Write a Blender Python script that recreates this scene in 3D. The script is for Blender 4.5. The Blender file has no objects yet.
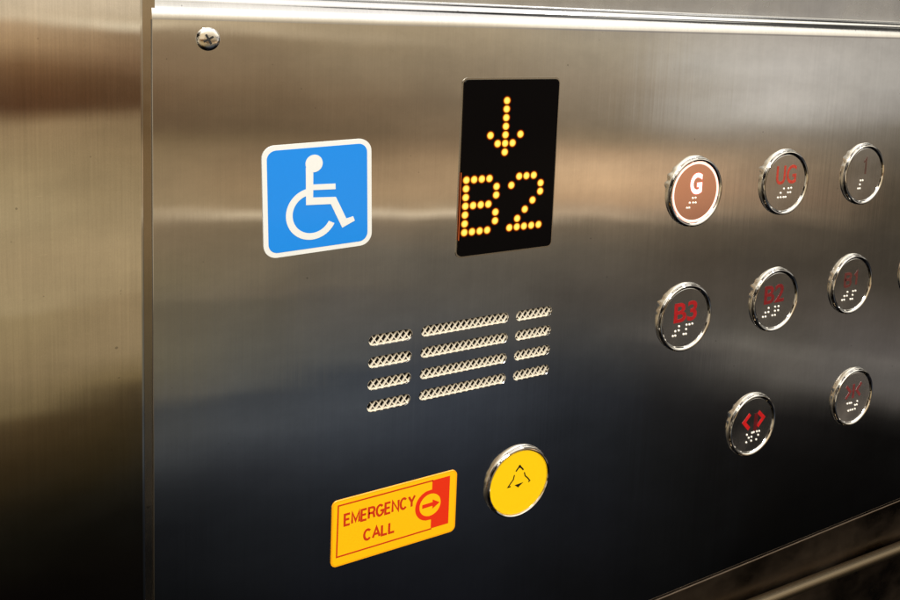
# Close-up of a stainless steel lift control panel.  Units inside the script: millimetres -> metres.
import bpy, bmesh, math, random
from mathutils import Vector, Matrix
from mathutils.geometry import tessellate_polygon
random.seed(7)
S = 0.001
sc = bpy.context.scene
col = sc.collection
PI = math.pi
def srgb(r, g, b, a=1.0):
    f = lambda c: (c/255/12.92) if c/255 <= 0.04045 else ((c/255+0.055)/1.055)**2.4
    return (f(r), f(g), f(b), a)

# ------------------------------------------------------------------ objects
def tag(o, label=None, cat=None, group=None, kind=None):
    if label: o['label'] = label
    if cat: o['category'] = cat
    if group: o['group'] = group
    if kind: o['kind'] = kind
    return o
def empty(name, x, y, z, label, cat, group=None, roty=0.0):
    o = bpy.data.objects.new(name, None); col.objects.link(o)
    o.location = (x*S, y*S, z*S); o.rotation_euler = (0, roty, 0); o.empty_display_size = 0.01
    return tag(o, label, cat, group)
def obj(name, bm, mat, parent=None, smooth=False, angle=None, label=None, recalc=True):
    if recalc: bmesh.ops.recalc_face_normals(bm, faces=bm.faces[:])
    for v in bm.verts: v.co *= S
    me = bpy.data.meshes.new(name)
    if smooth:
        for f in bm.faces: f.smooth = not f.tag
    if angle is not None:
        bm.normal_update()
        for e in bm.edges:
            if len(e.link_faces) == 2 and e.calc_face_angle(0) > math.radians(angle): e.smooth = False
    bm.to_mesh(me); bm.free()
    me.materials.append(mat)
    o = bpy.data.objects.new(name, me); col.objects.link(o)
    if parent: o.parent = parent
    if label: o['label'] = label
    return o

# ------------------------------------------------------------------ shapes (x right, z up, y into the wall)
def prism(bm, poly, yb, yf):
    n = len(poly)
    F = [bm.verts.new((x, yf, z)) for x, z in poly]
    K = [bm.verts.new((x, yb, z)) for x, z in poly]
    tris = tessellate_polygon([[Vector((x, z, 0)) for x, z in poly]])
    for a, b, c in tris:
        try: bm.faces.new((F[a], F[b], F[c]))
        except ValueError: pass
    for i in range(n):
        j = (i+1) % n
        bm.faces.new((F[i], F[j], K[j], K[i]))
def prism_holes(bm, outer, holes, yb, yf):
    loops = [outer]+holes
    tris = tessellate_polygon([[Vector((x, z, 0)) for x, z in l] for l in loops])
    flat = [p for l in loops for p in l]
    F = [bm.verts.new((x, yf, z)) for x, z in flat]
    K = [bm.verts.new((x, yb, z)) for x, z in flat]
    for a, b, c in tris:
        try: bm.faces.new((F[a], F[b], F[c]))
        except ValueError: pass
    k = 0
    for l in loops:
        n = len(l)
        for i in range(n):
            bm.faces.new((F[k+i], F[k+(i+1) % n], K[k+(i+1) % n], K[k+i]))
        k += n
def rrect(cx, cz, w, h, r, n=8):
    pts = []
    for sx, sz, a0 in ((1, 1, 0), (-1, 1, 90), (-1, -1, 180), (1, -1, 270)):
        for i in range(n+1):
            a = math.radians(a0+90*i/n)
            pts.append((cx+sx*(w/2-r)+r*math.cos(a), cz+sz*(h/2-r)+r*math.sin(a)))
    return pts
def circle(cx, cz, r, n=48, a0=0):
    return [(cx+r*math.cos(a0+2*PI*i/n), cz+r*math.sin(a0+2*PI*i/n)) for i in range(n)]
def arc(cx, cz, rx, rz, a0, a1, n=16):
    return [(cx+rx*math.cos(math.radians(a0+(a1-a0)*i/n)), cz+rz*math.sin(math.radians(a0+(a1-a0)*i/n))) for i in range(n+1)]
def stroke(bm, pts, w, yb, yf, closed=False):
    n = len(pts); L = []; R = []
    for i in range(n):
        p = Vector(pts[i])
        if closed: a = Vector(pts[i-1]); b = Vector(pts[(i+1) % n])
        else: a = Vector(pts[i-1]) if i > 0 else None; b = Vector(pts[i+1]) if i < n-1 else None
        d1 = (p-a).normalized() if a is not None else None
        d2 = (b-p).normalized() if b is not None else None
        if d1 is None: d1 = d2
        if d2 is None: d2 = d1
        n1 = Vector((-d1.y, d1.x)); n2 = Vector((-d2.y, d2.x))
        m = (n1+n2); m = m.normalized() if m.length > 1e-6 else n1
        k = 1/max(0.45, m.dot(n1))
        L.append(p+m*w/2*k); R.append(p-m*w/2*k)
    m = n if closed else n-1
    vf = [(bm.verts.new((l.x, yf, l.y)), bm.verts.new((r.x, yf, r.y)), bm.verts.new((l.x, yb, l.y)), bm.verts.new((r.x, yb, r.y))) for l, r in zip(L, R)]
    for i in range(m):
        a = vf[i]; b = vf[(i+1) % n]
        bm.faces.new((a[0], a[1], b[1], b[0])); bm.faces.new((a[0], b[0], b[2], a[2])); bm.faces.new((a[1], a[3], b[3], b[1]))
    if not closed:
        for a in (vf[0], vf[-1]): bm.faces.new((a[0], a[2], a[3], a[1]))
def lathe(bm, prof, n=96, cap=False, cx=0, cz=0):
    rings = []
    for r, y in prof:
        rings.append([bm.verts.new((cx+r*math.cos(2*PI*i/n), y, cz+r*math.sin(2*PI*i/n))) for i in range(n)])
    for a, b in zip(rings, rings[1:]):
        for i in range(n):
            j = (i+1) % n
            bm.faces.new((a[i], a[j], b[j], b[i]))
    if cap: bm.faces.new(rings[-1]).tag = True
def dome(bm, cx, cz, r, y, h, n=12, m=3):
    rings = [[bm.verts.new((cx+r*math.cos(PI/2*k/m)*math.cos(2*PI*i/n), y-h*math.sin(PI/2*k/m), cz+r*math.cos(PI/2*k/m)*math.sin(2*PI*i/n))) for i in range(n)] for k in range(m)]
    top = bm.verts.new((cx, y-h, cz))
    for a, b in zip(rings, rings[1:]):
        for i in range(n): bm.faces.new((a[i], a[(i+1) % n], b[(i+1) % n], b[i]))
    for i in range(n): bm.faces.new((rings[-1][i], rings[-1][(i+1) % n], top))

# letters: centre-line strokes in a unit box (0..1, 0..1)
GLYPH = {
 'E': [[(1, 0), (0, 0), (0, 1), (1, 1)], [(0, .52), (.88, .52)]],
 'M': [[(0, 0), (0, 1), (.5, .16), (1, 1), (1, 0)]],
 'R': [[(0, 0), (0, 1), (.6, 1), (.86, .94), (.97, .82), (.97, .68), (.86, .55), (.6, .48), (0, .48)], [(.55, .48), (.85, .38), (.92, .2), (1, 0)]],
 'G': [arc(.5, .5, .5, .5, 42, 330, 20)[:-1]+[(.97, .22), (1, .46), (.55, .46)]],
 'N': [[(0, 0), (0, 1), (1, 0), (1, 1)]],
 'C': [arc(.5, .5, .5, .5, 42, 318, 20)],
 'Y': [[(0, 1), (.5, .45), (1, 1)], [(.5, .45), (.5, 0)]],
 'A': [[(0, 0), (.5, 1), (1, 0)], [(.2, .33), (.8, .33)]],
 'L': [[(0, 1), (0, 0), (1, 0)]],
 'U': [[(0, 1), (0, .32)]+arc(.5, .32, .5, .32, 190, 350, 10)+[(1, .32), (1, 1)]],
 'B': [[(0, 0), (0, 1), (.62, 1), (.87, .94), (.96, .8), (.9, .64), (.65, .54), (0, .54)], [(.6, .54), (.9, .45), (1, .27), (.9, .07), (.62, 0), (0, 0)]],
 '3': [[(.04, .82), (.15, .95), (.42, 1), (.78, .97), (.95, .82), (.92, .66), (.72, .55), (.42, .53)], [(.7, .54), (.94, .43), (1, .25), (.88, .06), (.5, 0), (.15, .04), (.02, .2)]],
 '2': [[(.02, .74), (.1, .92), (.36, 1), (.68, .99), (.93, .87), (.97, .68), (.84, .48), (.4, .22), (.1, 0), (1, 0)]],
 '1': [[(.25, .76), (.6, 1), (.6, 0)]],
}
def text(bm, s, x0, x1, zt, zb, w, yb, yf, gap=0.30, wide={}):
    n = len(s); ws = [wide.get(c, 1.0) for c in s]
    u = (x1-x0-w)/(sum(ws)+gap*(n-1)); x = x0+w/2
    for c, k in zip(s, ws):
        for q, st in enumerate(GLYPH[c]):
            stroke(bm, [(x+p[0]*u*k, zb+w/2+p[1]*(zt-zb-w)) for p in st], w, yb, yf-.006*q)
        x += u*(k+gap)

def type_(bm, s, x0, x1, zt, zb, yb, yf, bold=0.0, spacing=1.0):
    '''type set in Blender's built-in typeface, fitted to a box'''
    cu = bpy.data.curves.new('type', 'FONT'); cu.body = s; cu.size = 1; cu.offset = bold; cu.space_character = spacing
    ob = bpy.data.objects.new('type', cu); col.objects.link(ob)
    bpy.context.view_layer.update()
    me = bpy.data.meshes.new_from_object(ob.evaluated_get(bpy.context.evaluated_depsgraph_get()))
    bpy.data.objects.remove(ob)
    b2 = bmesh.new(); b2.from_mesh(me); bpy.data.meshes.remove(me); bpy.data.curves.remove(cu)
    bmesh.ops.remove_doubles(b2, verts=b2.verts[:], dist=1e-5)
    xs = [v.co.x for v in b2.verts]; ys = [v.co.y for v in b2.verts]
    ax, bx_, ay, by_ = min(xs), max(xs), min(ys), max(ys)
    vm = {}
    P_ = lambda v, y: (x0+(v.co.x-ax)/(bx_-ax)*(x1-x0), y, zb+(v.co.y-ay)/(by_-ay)*(zt-zb))
    F = {v: bm.verts.new(P_(v, yf)) for v in b2.verts}; K = {}
    for f in b2.faces: bm.faces.new([F[v] for v in f.verts])
    for e in b2.edges:
        if len(e.link_faces) == 1:
            for v in e.verts:
                if v not in K: K[v] = bm.verts.new(P_(v, yb))
            a, b = e.verts; bm.faces.new((F[a], F[b], K[b], K[a]))
    b2.free()

# ------------------------------------------------------------------ materials
def mat(name):
    m = bpy.data.materials.new(name); m.use_nodes = True
    nt = m.node_tree
    return m, nt, nt.nodes['Principled BSDF']
def node(nt, t, **kw):
    n = nt.nodes.new(t)
    for k, v in kw.items():
        if k in n.inputs: n.inputs[k].default_value = v
        else: setattr(n, k, v)
    return n
def plain(name, c, rough=0.5, metal=0.0, emit=None, es=0.0, coat=0.0, spec=.5, vary=0.04, nscale=900):
    m, nt, b = mat(name)
    co = node(nt, 'ShaderNodeTexCoord')
    nz = node(nt, 'ShaderNodeTexNoise', Scale=nscale, Detail=3.0); nt.links.new(co.outputs['Object'], nz.inputs['Vector'])
    hs = node(nt, 'ShaderNodeHueSaturation', Color=c)
    mr = node(nt, 'ShaderNodeMapRange'); mr.inputs['To Min'].default_value = 1-vary*2; mr.inputs['To Max'].default_value = 1+vary*2
    nt.links.new(nz.outputs['Fac'], mr.inputs['Value']); nt.links.new(mr.outputs['Result'], hs.inputs['Value'])
    nt.links.new(hs.outputs['Color'], b.inputs['Base Color'])
    b.inputs['Roughness'].default_value = rough; b.inputs['Metallic'].default_value = metal
    b.inputs['Coat Weight'].default_value = coat; b.inputs['Specular IOR Level'].default_value = spec; b.inputs['Coat Roughness'].default_value = 0.08
    if emit: b.inputs['Emission Color'].default_value = emit; b.inputs['Emission Strength'].default_value = es
    return m
def steel(name, c, rough, aniso, streak, wav, streak_w=2600.0, tangent=(1, 0, 0), fine=0.00002, marks=True):
    """brushed stainless steel: vertical grain, faint streaks and smears, slight oil-canning"""
    m, nt, b = mat(name)
    co = node(nt, 'ShaderNodeTexCoord'); L = nt.links.new
    def noise(sx, sy, sz, det=2.0, rgh=.5):
        mp = node(nt, 'ShaderNodeMapping'); mp.inputs['Scale'].default_value = (sx, sy, sz); L(co.outputs['Object'], mp.inputs['Vector'])
        n = node(nt, 'ShaderNodeTexNoise', Scale=1.0, Detail=det, Roughness=rgh); L(mp.outputs['Vector'], n.inputs['Vector']); return n
    g = noise(streak_w, 50, 28, 3.0, .6)        # hair grain
    g2 = noise(280, 20, 6, 2.0, .6)             # wider streaks
    sm = noise(14, 14, 20, 4.0, .6)             # smears
    a = node(nt, 'ShaderNodeMath', operation='MULTIPLY_ADD'); L(g.outputs['Fac'], a.inputs[0]); a.inputs[1].default_value = .6
    a2 = node(nt, 'ShaderNodeMath', operation='MULTIPLY'); L(g2.outputs['Fac'], a2.inputs[0]); a2.inputs[1].default_value = .4
    L(a2.outputs[0], a.inputs[2])
    mr = node(nt, 'ShaderNodeMapRange'); mr.inputs['From Min'].default_value = .3; mr.inputs['From Max'].default_value = .7
    mr.inputs['To Min'].default_value = 1-streak; mr.inputs['To Max'].default_value = 1+streak
    L(a.outputs[0], mr.inputs['Value'])
    vm = node(nt, 'ShaderNodeVectorMath', operation='SCALE'); vm.inputs[0].default_value = c[:3]; L(mr.outputs['Result'], vm.inputs['Scale'])
    gr = noise(3200, 3200, 3200, 1.0); mk = noise(90, 90, 1400, 3.0, .6); sp_ = noise(520, 520, 520, 0.0); sd = noise(30, 30, 48, 5.0, .65)
    g5 = node(nt, 'ShaderNodeMapRange'); g5.inputs['From Min'].default_value = .35; g5.inputs['From Max'].default_value = .65; g5.inputs['To Min'].default_value = .93; g5.inputs['To Max'].default_value = 1.06
    L(sd.outputs['Fac'], g5.inputs['Value'])
    g1 = node(nt, 'ShaderNodeMapRange'); g1.inputs['From Min'].default_value = .25; g1.inputs['From Max'].default_value = .75; g1.inputs['To Min'].default_value = .955; g1.inputs['To Max'].default_value = 1.045
    L(gr.outputs['Fac'], g1.inputs['Value'])
    g3 = node(nt, 'ShaderNodeMapRange'); g3.inputs['From Min'].default_value = .74; g3.inputs['From Max'].default_value = .79; g3.inputs['To Min'].default_value = 1.0; g3.inputs['To Max'].default_value = 1.25
    
    if marks: L(mk.outputs['Fac'], g3.inputs['Value'])
    else: g3.inputs['Value'].default_value = 0
    g4 = node(nt, 'ShaderNodeMapRange'); g4.inputs['From Min'].default_value = .14; g4.inputs['From Max'].default_value = .10; g4.inputs['To Min'].default_value = 1.0; g4.inputs['To Max'].default_value = .6
    
    if marks: L(sp_.outputs['Fac'], g4.inputs['Value'])
    else: g4.inputs['Value'].default_value = 1
    q1 = node(nt, 'ShaderNodeMath', operation='MULTIPLY'); L(g1.outputs['Result'], q1.inputs[0]); L(g3.outputs['Result'], q1.inputs[1])
    q2 = node(nt, 'ShaderNodeMath', operation='MULTIPLY'); L(q1.outputs[0], q2.inputs[0]); L(g4.outputs['Result'], q2.inputs[1])
    q3 = node(nt, 'ShaderNodeMath', operation='MULTIPLY'); L(q2.outputs[0], q3.inputs[0]); L(g5.outputs['Result'], q3.inputs[1])
    vm2 = node(nt, 'ShaderNodeVectorMath', operation='SCALE'); L(vm.outputs[0], vm2.inputs[0]); L(q3.outputs[0], vm2.inputs['Scale'])
    L(vm2.outputs[0], b.inputs['Base Color'])
    b.inputs['Metallic'].default_value = 1.0
    rr = node(nt, 'ShaderNodeMapRange'); rr.inputs['From Min'].default_value = .3; rr.inputs['From Max'].default_value = .7
    rr.inputs['To Min'].default_value = rough*.6; rr.inputs['To Max'].default_value = rough*2.0
    L(sm.outputs['Fac'], rr.inputs['Value']); L(rr.outputs['Result'], b.inputs['Roughness'])
    b.inputs['Anisotropic'].default_value = aniso
    tv = node(nt, 'ShaderNodeCombineXYZ'); tv.inputs[0].default_value, tv.inputs[1].default_value, tv.inputs[2].default_value = tangent
    L(tv.outputs[0], b.inputs['Tangent'])
    w = noise(9, 9, 5, 1.0); w2 = noise(34, 34, 16, 1.0)
    wa = node(nt, 'ShaderNodeMath', operation='MULTIPLY_ADD'); L(w2.outputs['Fac'], wa.inputs[0]); wa.inputs[1].default_value = .12; L(w.outputs['Fac'], wa.inputs[2])
    bp1 = node(nt, 'ShaderNodeBump', Strength=1.0, Distance=wav); L(wa.outputs[0], bp1.inputs['Height'])
    bp2 = node(nt, 'ShaderNodeBump', Strength=1.0, Distance=fine); L(g2.outputs['Fac'], bp2.inputs['Height']); L(bp1.outputs['Normal'], bp2.inputs['Normal'])
    L(bp2.outputs['Normal'], b.inputs['Normal'])
    return m

M_PANEL = steel('brushed_steel_panel', (.755, .743, .732), .048, 1.0, .045, .0005)
M_LEFT = steel('brushed_steel_wall', (.74, .74, .74), .055, 1.0, .09, .0005, streak_w=1500.0)
M_WALL = steel('brushed_steel_back', (.66, .66, .66), .2, .6, .05, .0007, marks=False)
M_GAP = steel('shadow_gap_steel', (.50, .43, .34), .12, .5, .05, .0004)
M_FACE = steel('button_steel', (.66, .65, .64), .12, .3, .03, .0001)
M_FACE_DARK = steel('button_steel_dark', (.5, .49, .48), .16, .2, .03, .0001)  # same button steel, dark reflection put into its colour
M_FACE_GREY = steel('button_steel_grey', (.8, .77, .75), .2, .2, .03, .0001)
M_GLARE = steel('glare_steel', (.82, .80, .76), .22, .6, .12, .0002)  # bright steel for the added glare cones around the rings
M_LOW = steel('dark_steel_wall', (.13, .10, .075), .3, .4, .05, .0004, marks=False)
M_CHROME = plain('chrome', (.88, .86, .83, 1), .045, 1.0, vary=.03)
M_RAIL = plain('satin_rail', (.18, .14, .09, 1), .4, 1.0, vary=.03)
M_WHITE = plain('white_vinyl', srgb(227, 228, 225), .35, coat=.5, vary=.01)
M_BLUE = plain('blue_vinyl', srgb(14, 132, 226), .3, coat=.6, vary=.01)
M_YELLOW = plain('yellow_plate', srgb(252, 192, 12), .3, coat=.4, vary=.015)
M_YRIM = plain('yellow_plate_rim', srgb(250, 172, 12), .3, coat=.4, vary=.015)
M_REDP = plain('red_print', srgb(226, 48, 14), .4, coat=.3, vary=.01)
M_REDT = plain('red_lettering', srgb(196, 52, 14), .4, vary=.01)
M_ALARM = plain('yellow_plastic', srgb(254, 206, 16), .28, coat=.6, vary=.01)
M_INK = plain('black_ink', srgb(22, 16, 8), .4)
M_BLACK = plain('black_acrylic', (.003, .0025, .0025, 1), .05, spec=.02)
M_EDGE = plain('display_edge', (.5, .47, .42, 1), .2, 1.0)
M_MESH = plain('cream_mesh', srgb(240, 230, 210), .42, .25, vary=.05)
M_DARK = plain('speaker_dark', (.012, .010, .008, 1), .8)
M_BRAILLE = plain('braille_metal', srgb(250, 244, 232), .3, .3, vary=.02, emit=srgb(255, 246, 230), es=.12)  # faint glow added for the light the domes catch

def led_mat():
    m, nt, b = mat('amber_led'); L = nt.links.new
    at = node(nt, 'ShaderNodeAttribute', attribute_name='glow')
    cr = node(nt, 'ShaderNodeValToRGB'); L(at.outputs['Fac'], cr.inputs['Fac'])
    e = cr.color_ramp.elements
    e[0].position = 0; e[0].color = (0, 0, 0, 1); e[1].position = 1; e[1].color = (1.0, .86, .16, 1)
    for p, c in ((.15, (.03, .003, .0, 1)), (.42, (.22, .022, .0, 1)), (.5, (.75, .17, .004, 1)), (.62, (1.0, .55, .02, 1))):
        x = e.new(p); x.color = c
    b.inputs['Base Color'].default_value = (.004, .003, .003, 1); b.inputs['Roughness'].default_value = .1
    L(cr.outputs['Color'], b.inputs['Emission Color']); b.inputs['Emission Strength'].default_value = 1.15
    return m
M_LED = led_mat()
M_GLOW = plain('edge_light_leak', (.05, .01, 0, 1), .4, emit=(1.0, .16, .02, 1), es=.4)

# ------------------------------------------------------------------ setting: walls
PX0, PX1, PZ0, PZT = -269.4, 640.0, -265.3, 45.8
def box(bm, x0, x1, y0, y1, z0, z1):
    vs = [bm.verts.new((x, y, z)) for x in (x0, x1) for y in (y0, y1) for z in (z0, z1)]
    for q in ((0, 1, 3, 2), (4, 6, 7, 5), (0, 4, 5, 1), (2, 3, 7, 6), (0, 2, 6, 4), (1, 5, 7, 3)): bm.faces.new([vs[i] for i in q])
def sweep(name, prof, m):
    bm = bmesh.new()
    a_ = [bm.verts.new((-271.8, y, z)) for y, z in prof]; b_ = [bm.verts.new((640, y, z)) for y, z in prof]
    for i in range(len(prof)): bm.faces.new((a_[i], a_[(i+1) % len(prof)], b_[(i+1) % len(prof)], b_[i]))
    o = obj(name, bm, m); tag(o, kind='structure'); return o
sweep('wall', [(16, 420), (16, -250), (20, -250), (20, 420)], M_WALL)
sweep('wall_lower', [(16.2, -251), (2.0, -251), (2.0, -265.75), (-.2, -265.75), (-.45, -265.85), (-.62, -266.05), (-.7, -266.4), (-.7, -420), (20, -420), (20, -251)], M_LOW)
# left wall: slightly turned sheet with a softly rounded right edge
bm = bmesh.new()
prof = [(0.0, .8), (-0.0, .12), (-0.06, .03), (-.2, 0), (-.8, 0)]
TL = math.radians(5.0)
for k in range(1, 12): prof.append((-.8-32*k, 32*k*math.tan(TL)))
lo = [bm.verts.new((-272.2+x, y+.15, -420)) for x, y in prof]; hi = [bm.verts.new((-272.2+x, y+.15, 420)) for x, y in prof]
for i in range(len(prof)-1): bm.faces.new((lo[i], hi[i], hi[i+1], lo[i+1]))
o = obj('wall_left', bm, M_LEFT, smooth=True, angle=60); tag(o, kind='structure')
bm = bmesh.new(); box(bm, -273.5, -268, .9, 1.6, -420, 420)
o = obj('joint_strip', bm, M_GAP); tag(o, kind='structure')

# ------------------------------------------------------------------ control panel faceplate
SLOTS = []
for r, (zl, zm, zr) in enumerate(((-88.0, -87.9, -88.3), (-97.9, -97.7, -97.9), (-107.8, -107.6, -107.7), (-117.7, -117.5, -117.6))):
    SLOTS += [(-172.75, zl, 20.4, 'short'), (-135.85, zm, 45.0, 'long'), (-99.1, zr, 20.4, 'short')]
SH = 5.1
def plate(bm):
    outer = [(PX0+.5, PZ0+.7), (PX1, PZ0+.7), (PX1, PZT), (PX0+.5, PZT)]
    holes = [rrect(x, z, w, SH, SH/2-.01, 7) for x, z, w, k in SLOTS]
    loops = [outer]+holes
    tris = tessellate_polygon([[Vector((x, z, 0)) for x, z in l] for l in loops])
    flat = [p for l in loops for p in l]
    F = [bm.verts.new((x, 0, z)) for x, z in flat]
    fl = []
    for a, b, c in tris: fl.append(bm.faces.new((F[a], F[b], F[c])))
    k = 4
    for l in holes:                                  # slot walls with a tiny softened lip
        n = len(l); cx = sum(p[0] for p in l)/n; cz = sum(p[1] for p in l)/n
        r1 = [F[k+i] for i in range(n)]
        for dy, ins in ((.15, .10), (.95, .12)):
            r2 = []
            for (x, z) in l:
                d = Vector((x-cx, z-cz)); d = Vector((d.x*0 + (1 if x > cx else -1)*ins*.6, (1 if z > cz else -1)*ins))
                r2.append(bm.verts.new((x-d.x, dy, z-d.y)))
            for i in range(n):
                f = bm.faces.new((r1[i], r1[(i+1) % n], r2[(i+1) % n], r2[i]))
            r1 = r2
        k += n
    def strip(p0, p1):                               # sweep between two rows of points
        a = [bm.verts.new(p) for p in p0]; b = [bm.verts.new(p) for p in p1]
        for i in range(len(a)-1):
            f = bm.faces.new((a[i], a[i+1], b[i+1], b[i])); f.smooth = True
    # left edge
    e = [(PX0+.5, 0), (PX0+.22, .06), (PX0+.06, .22), (PX0, .5), (PX0, 3)]
    strip([(x, y, PZ0+.7) for x, y in e], [(x, y, PZT) for x, y in e])
    # bottom edge
    e = [(0, PZ0+.7), (.1, PZ0+.3), (.35, PZ0+.08), (.8, PZ0), (16, PZ0)]
    strip([(PX0+.5, y, z) for y, z in e], [(PX1, y, z) for y, z in e])
    # top: three soft rolls of a folded edge
    e = [(0, PZT)]
    for k in range(1, 15):
        t = math.radians(46*k/14); e.append((9.6*(1-math.cos(t)), PZT+9.6*math.sin(t)))
    y, z = e[-1]
    for k in range(0, 9):
        t = math.radians(14+76*k/8); e.append((y+.25+4.0*(math.cos(math.radians(14))-math.cos(t)), z+.5+4.0*(math.sin(t)-math.sin(math.radians(14)))))
    e.append((16, e[-1][1]))
    strip([(PX0+.3, y, z) for y, z in e], [(PX1, y, z) for y, z in e])
    # end cap of the rolled edge
    cap = [bm.verts.new((PX0+.3, y, z)) for y, z in e]+[bm.verts.new((PX0+.3, 16, PZT))]
    bm.faces.new(cap)
bm = bmesh.new(); plate(bm)
o = obj('control_panel', bm, M_PANEL, recalc=True)
tag(o, 'wide brushed stainless steel control panel with a rolled top edge', 'panel')
bm = bmesh.new(); box(bm, -190, -82, 4.2, 5.0, -126, -80)
obj('speaker_backing', bm, M_DARK, o)

# ------------------------------------------------------------------ speaker grille slots (expanded metal seen through each slot)
def strand(bm, x0, z0, x1, z1, w, yb, yf, skew):
    d = Vector((x1-x0, z1-z0)).normalized(); n = Vector((-d.y, d.x))*w/2
    q = [(x0+n.x, z0+n.y), (x1+n.x, z1+n.y), (x1-n.x, z1-n.y), (x0-n.x, z0-n.y)]
    F = [bm.verts.new((x, yf+(skew if i in (1, 2) else -skew), z)) for i, (x, z) in enumerate(q)]; K = [bm.verts.new((x, yb, z)) for x, z in q]
    bm.faces.new(F)
    for i in range(4): bm.faces.new((F[i], F[(i+1) % 4], K[(i+1) % 4], K[i]))
POS_C = {0: 'left', 1: 'middle', 2: 'right'}; POS_R = {0: 'top', 1: 'second', 2: 'third', 3: 'bottom'}
grille = empty('speaker_grille', -135, 0, -103, 'speaker grille of twelve rounded slots filled with cream expanded metal mesh', 'grille')
P = 3.0
for i, (x, z, w, kind) in enumerate(SLOTS):
    bm = bmesh.new()
    hh = SH/2+.9; hw = w/2+.8; dx = 1.85
    k0 = int((x-hw)/P)-3
    for k in range(k0, k0+int(w/P)+8):
        for s in (1, -1):
            cx = k*P+random.uniform(-.1, .1); a = (cx-s*dx*hh/2.55-x, -hh); b = (cx+s*dx*hh/2.55-x, hh)
            # clip to the slot's neighbourhood
            def clip(a, b):
                t0, t1 = 0.0, 1.0; ddx = b[0]-a[0]
                for lim, sg in ((-hw, 1), (hw, -1)):
                    fa = sg*(a[0]-lim); fb = sg*(b[0]-lim)
                    if fa < 0 and fb < 0: return None
                    if fa < 0: t0 = max(t0, fa/(fa-fb))
                    elif fb < 0: t1 = min(t1, fa/(fa-fb))
                if t1-t0 < .05: return None
                return [(a[0]+ddx*t, a[1]+(b[1]-a[1])*t) for t in (t0, t1)]
            c = clip(a, b)
            if c: strand(bm, x+c[0][0]+135, z+c[0][1]+103, x+c[1][0]+135, z+c[1][1]+103, .68 if s > 0 else .44, 1.7, 1.0+(.0 if s > 0 else .12), .12*s)
    # cream bar standing in for the lit bottom wall of the slot
    box(bm, x-hw+135, x+hw+135, 1.05, 2.5, z-SH/2-1+103, z-SH/2+.4+103)
    so = obj('slot_mesh', bm, M_MESH, grille)

# ------------------------------------------------------------------ round head screw
sx, sz = -249.8, 39.1
scr = empty('screw', sx, 0, sz, 'small shiny round head screw near the top left corner of the panel', 'screw')
bm = bmesh.new()
prof = [(4.35, .2), (4.3, -.35)]+[(4.25*math.cos(math.radians(t)), -.25-.95*math.sin(math.radians(t))) for t in range(8, 74, 6)]+[(.3, -1.19)]
lathe(bm, prof, 40, True); obj('screw_head', bm, M_CHROME, scr, smooth=True, angle=40)
bm = bmesh.new()
for k in range(4):
    a = k*PI/2+.5
    stroke(bm, [(.05*math.cos(a), .05*math.sin(a)), (2.0*math.cos(a), 2.0*math.sin(a))], .8, -.7, -1.24-.004*k)
obj('recess_shade', bm, M_DARK, scr)  # dark bars on the head paint the shade of its recess

# ------------------------------------------------------------------ accessibility sign
acc = empty('accessibility_sign', -206.4, 0, -23.6, 'blue square sign with a white wheelchair symbol and rounded corners', 'sign', roty=-math.radians(1.9))
bm = bmesh.new(); prism(bm, rrect(0, 0, 45.2, 44.9, 5.2), .0, -.55); obj('sign_plate', bm, M_WHITE, acc)
bm = bmesh.new(); prism(bm, rrect(0, 0, 41.4, 41.1, 3.7), -.5, -.60); obj('blue_field', bm, M_BLUE, acc)
bm = bmesh.new(); y0, y1 = -.58, -.66
dx, dz = 206.4, 23.6
def A(x, z):
    x += dx; z += dz; a = math.radians(-1.9); return (x*math.cos(a)-z*math.sin(a), x*math.sin(a)+z*math.cos(a))
prism(bm, [A(*p) for p in circle(-208.7, -9.6, 3.55, 32)], y0, y1-.01)
prism(bm, [A(*p) for p in [(-212.1, -11), (-209.0, -12.2), (-208.9, -18.1), (-199.6, -18.35), (-199.5, -20.7), (-208.85, -20.4), (-208.85, -23.4), (-199.3, -23.9), (-194.6, -33.3), (-191.7, -32.0+-.6), (-190.9, -34.5), (-196.3, -37.0), (-201.4, -26.7), (-211.7, -26.3)]], y0, y1)
ring_o = arc(-209.2, -30.1, 10.6, 10.6, 103, 334, 40); ring_i = arc(-209.2, -30.1, 7.9, 7.9, 334, 106, 40)
prism(bm, [A(*p) for p in ring_o+ring_i], y0, y1+.012)
obj('wheelchair_symbol', bm, M_WHITE, acc)

# ------------------------------------------------------------------ floor display
disp = empty('floor_display', -117.3, 0, -16.1, 'tall black floor display showing an amber down arrow above B2', 'display')
ox, oz = 117.3, 16.1
bm = bmesh.new(); prism_holes(bm, rrect(0, 0, 51.4, 80.6, 2.9), [rrect(0, 0, 49.6, 78.8, 2.1)], .3, -.35); obj('display_rim', bm, M_EDGE, disp)
bm = bmesh.new(); prism(bm, rrect(0, 0, 49.7, 78.9, 2.1), .3, -1.0)
for e in list(bm.edges):
    pass
obj('screen', bm, M_BLACK, disp)
def led(bm, lay, x, z, r=1.5, h=2.9):
    n = 20; lv = ((0, 1.0), (r*.62, .95), (r, .62), (r*1.14, .45), (r*1.5, .25), (h, 0.0)); y = -1.03  # outer rings paint the red bloom around each dot
    c = bm.verts.new((x+ox, y, z+oz)); prev = None
    for rr, g in lv[1:]:
        ring = [bm.verts.new((x+ox+rr*math.cos(2*PI*i/n), y, z+oz+rr*math.sin(2*PI*i/n))) for i in range(n)]
        for v in ring: v[lay] = g
        for i in range(n):
            if prev is None: f = bm.faces.new((c, ring[i], ring[(i+1) % n]))
            else: f = bm.faces.new((prev[i], ring[i], ring[(i+1) % n], prev[(i+1) % n]))
        prev = ring
    c[lay] = 1.0
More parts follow.
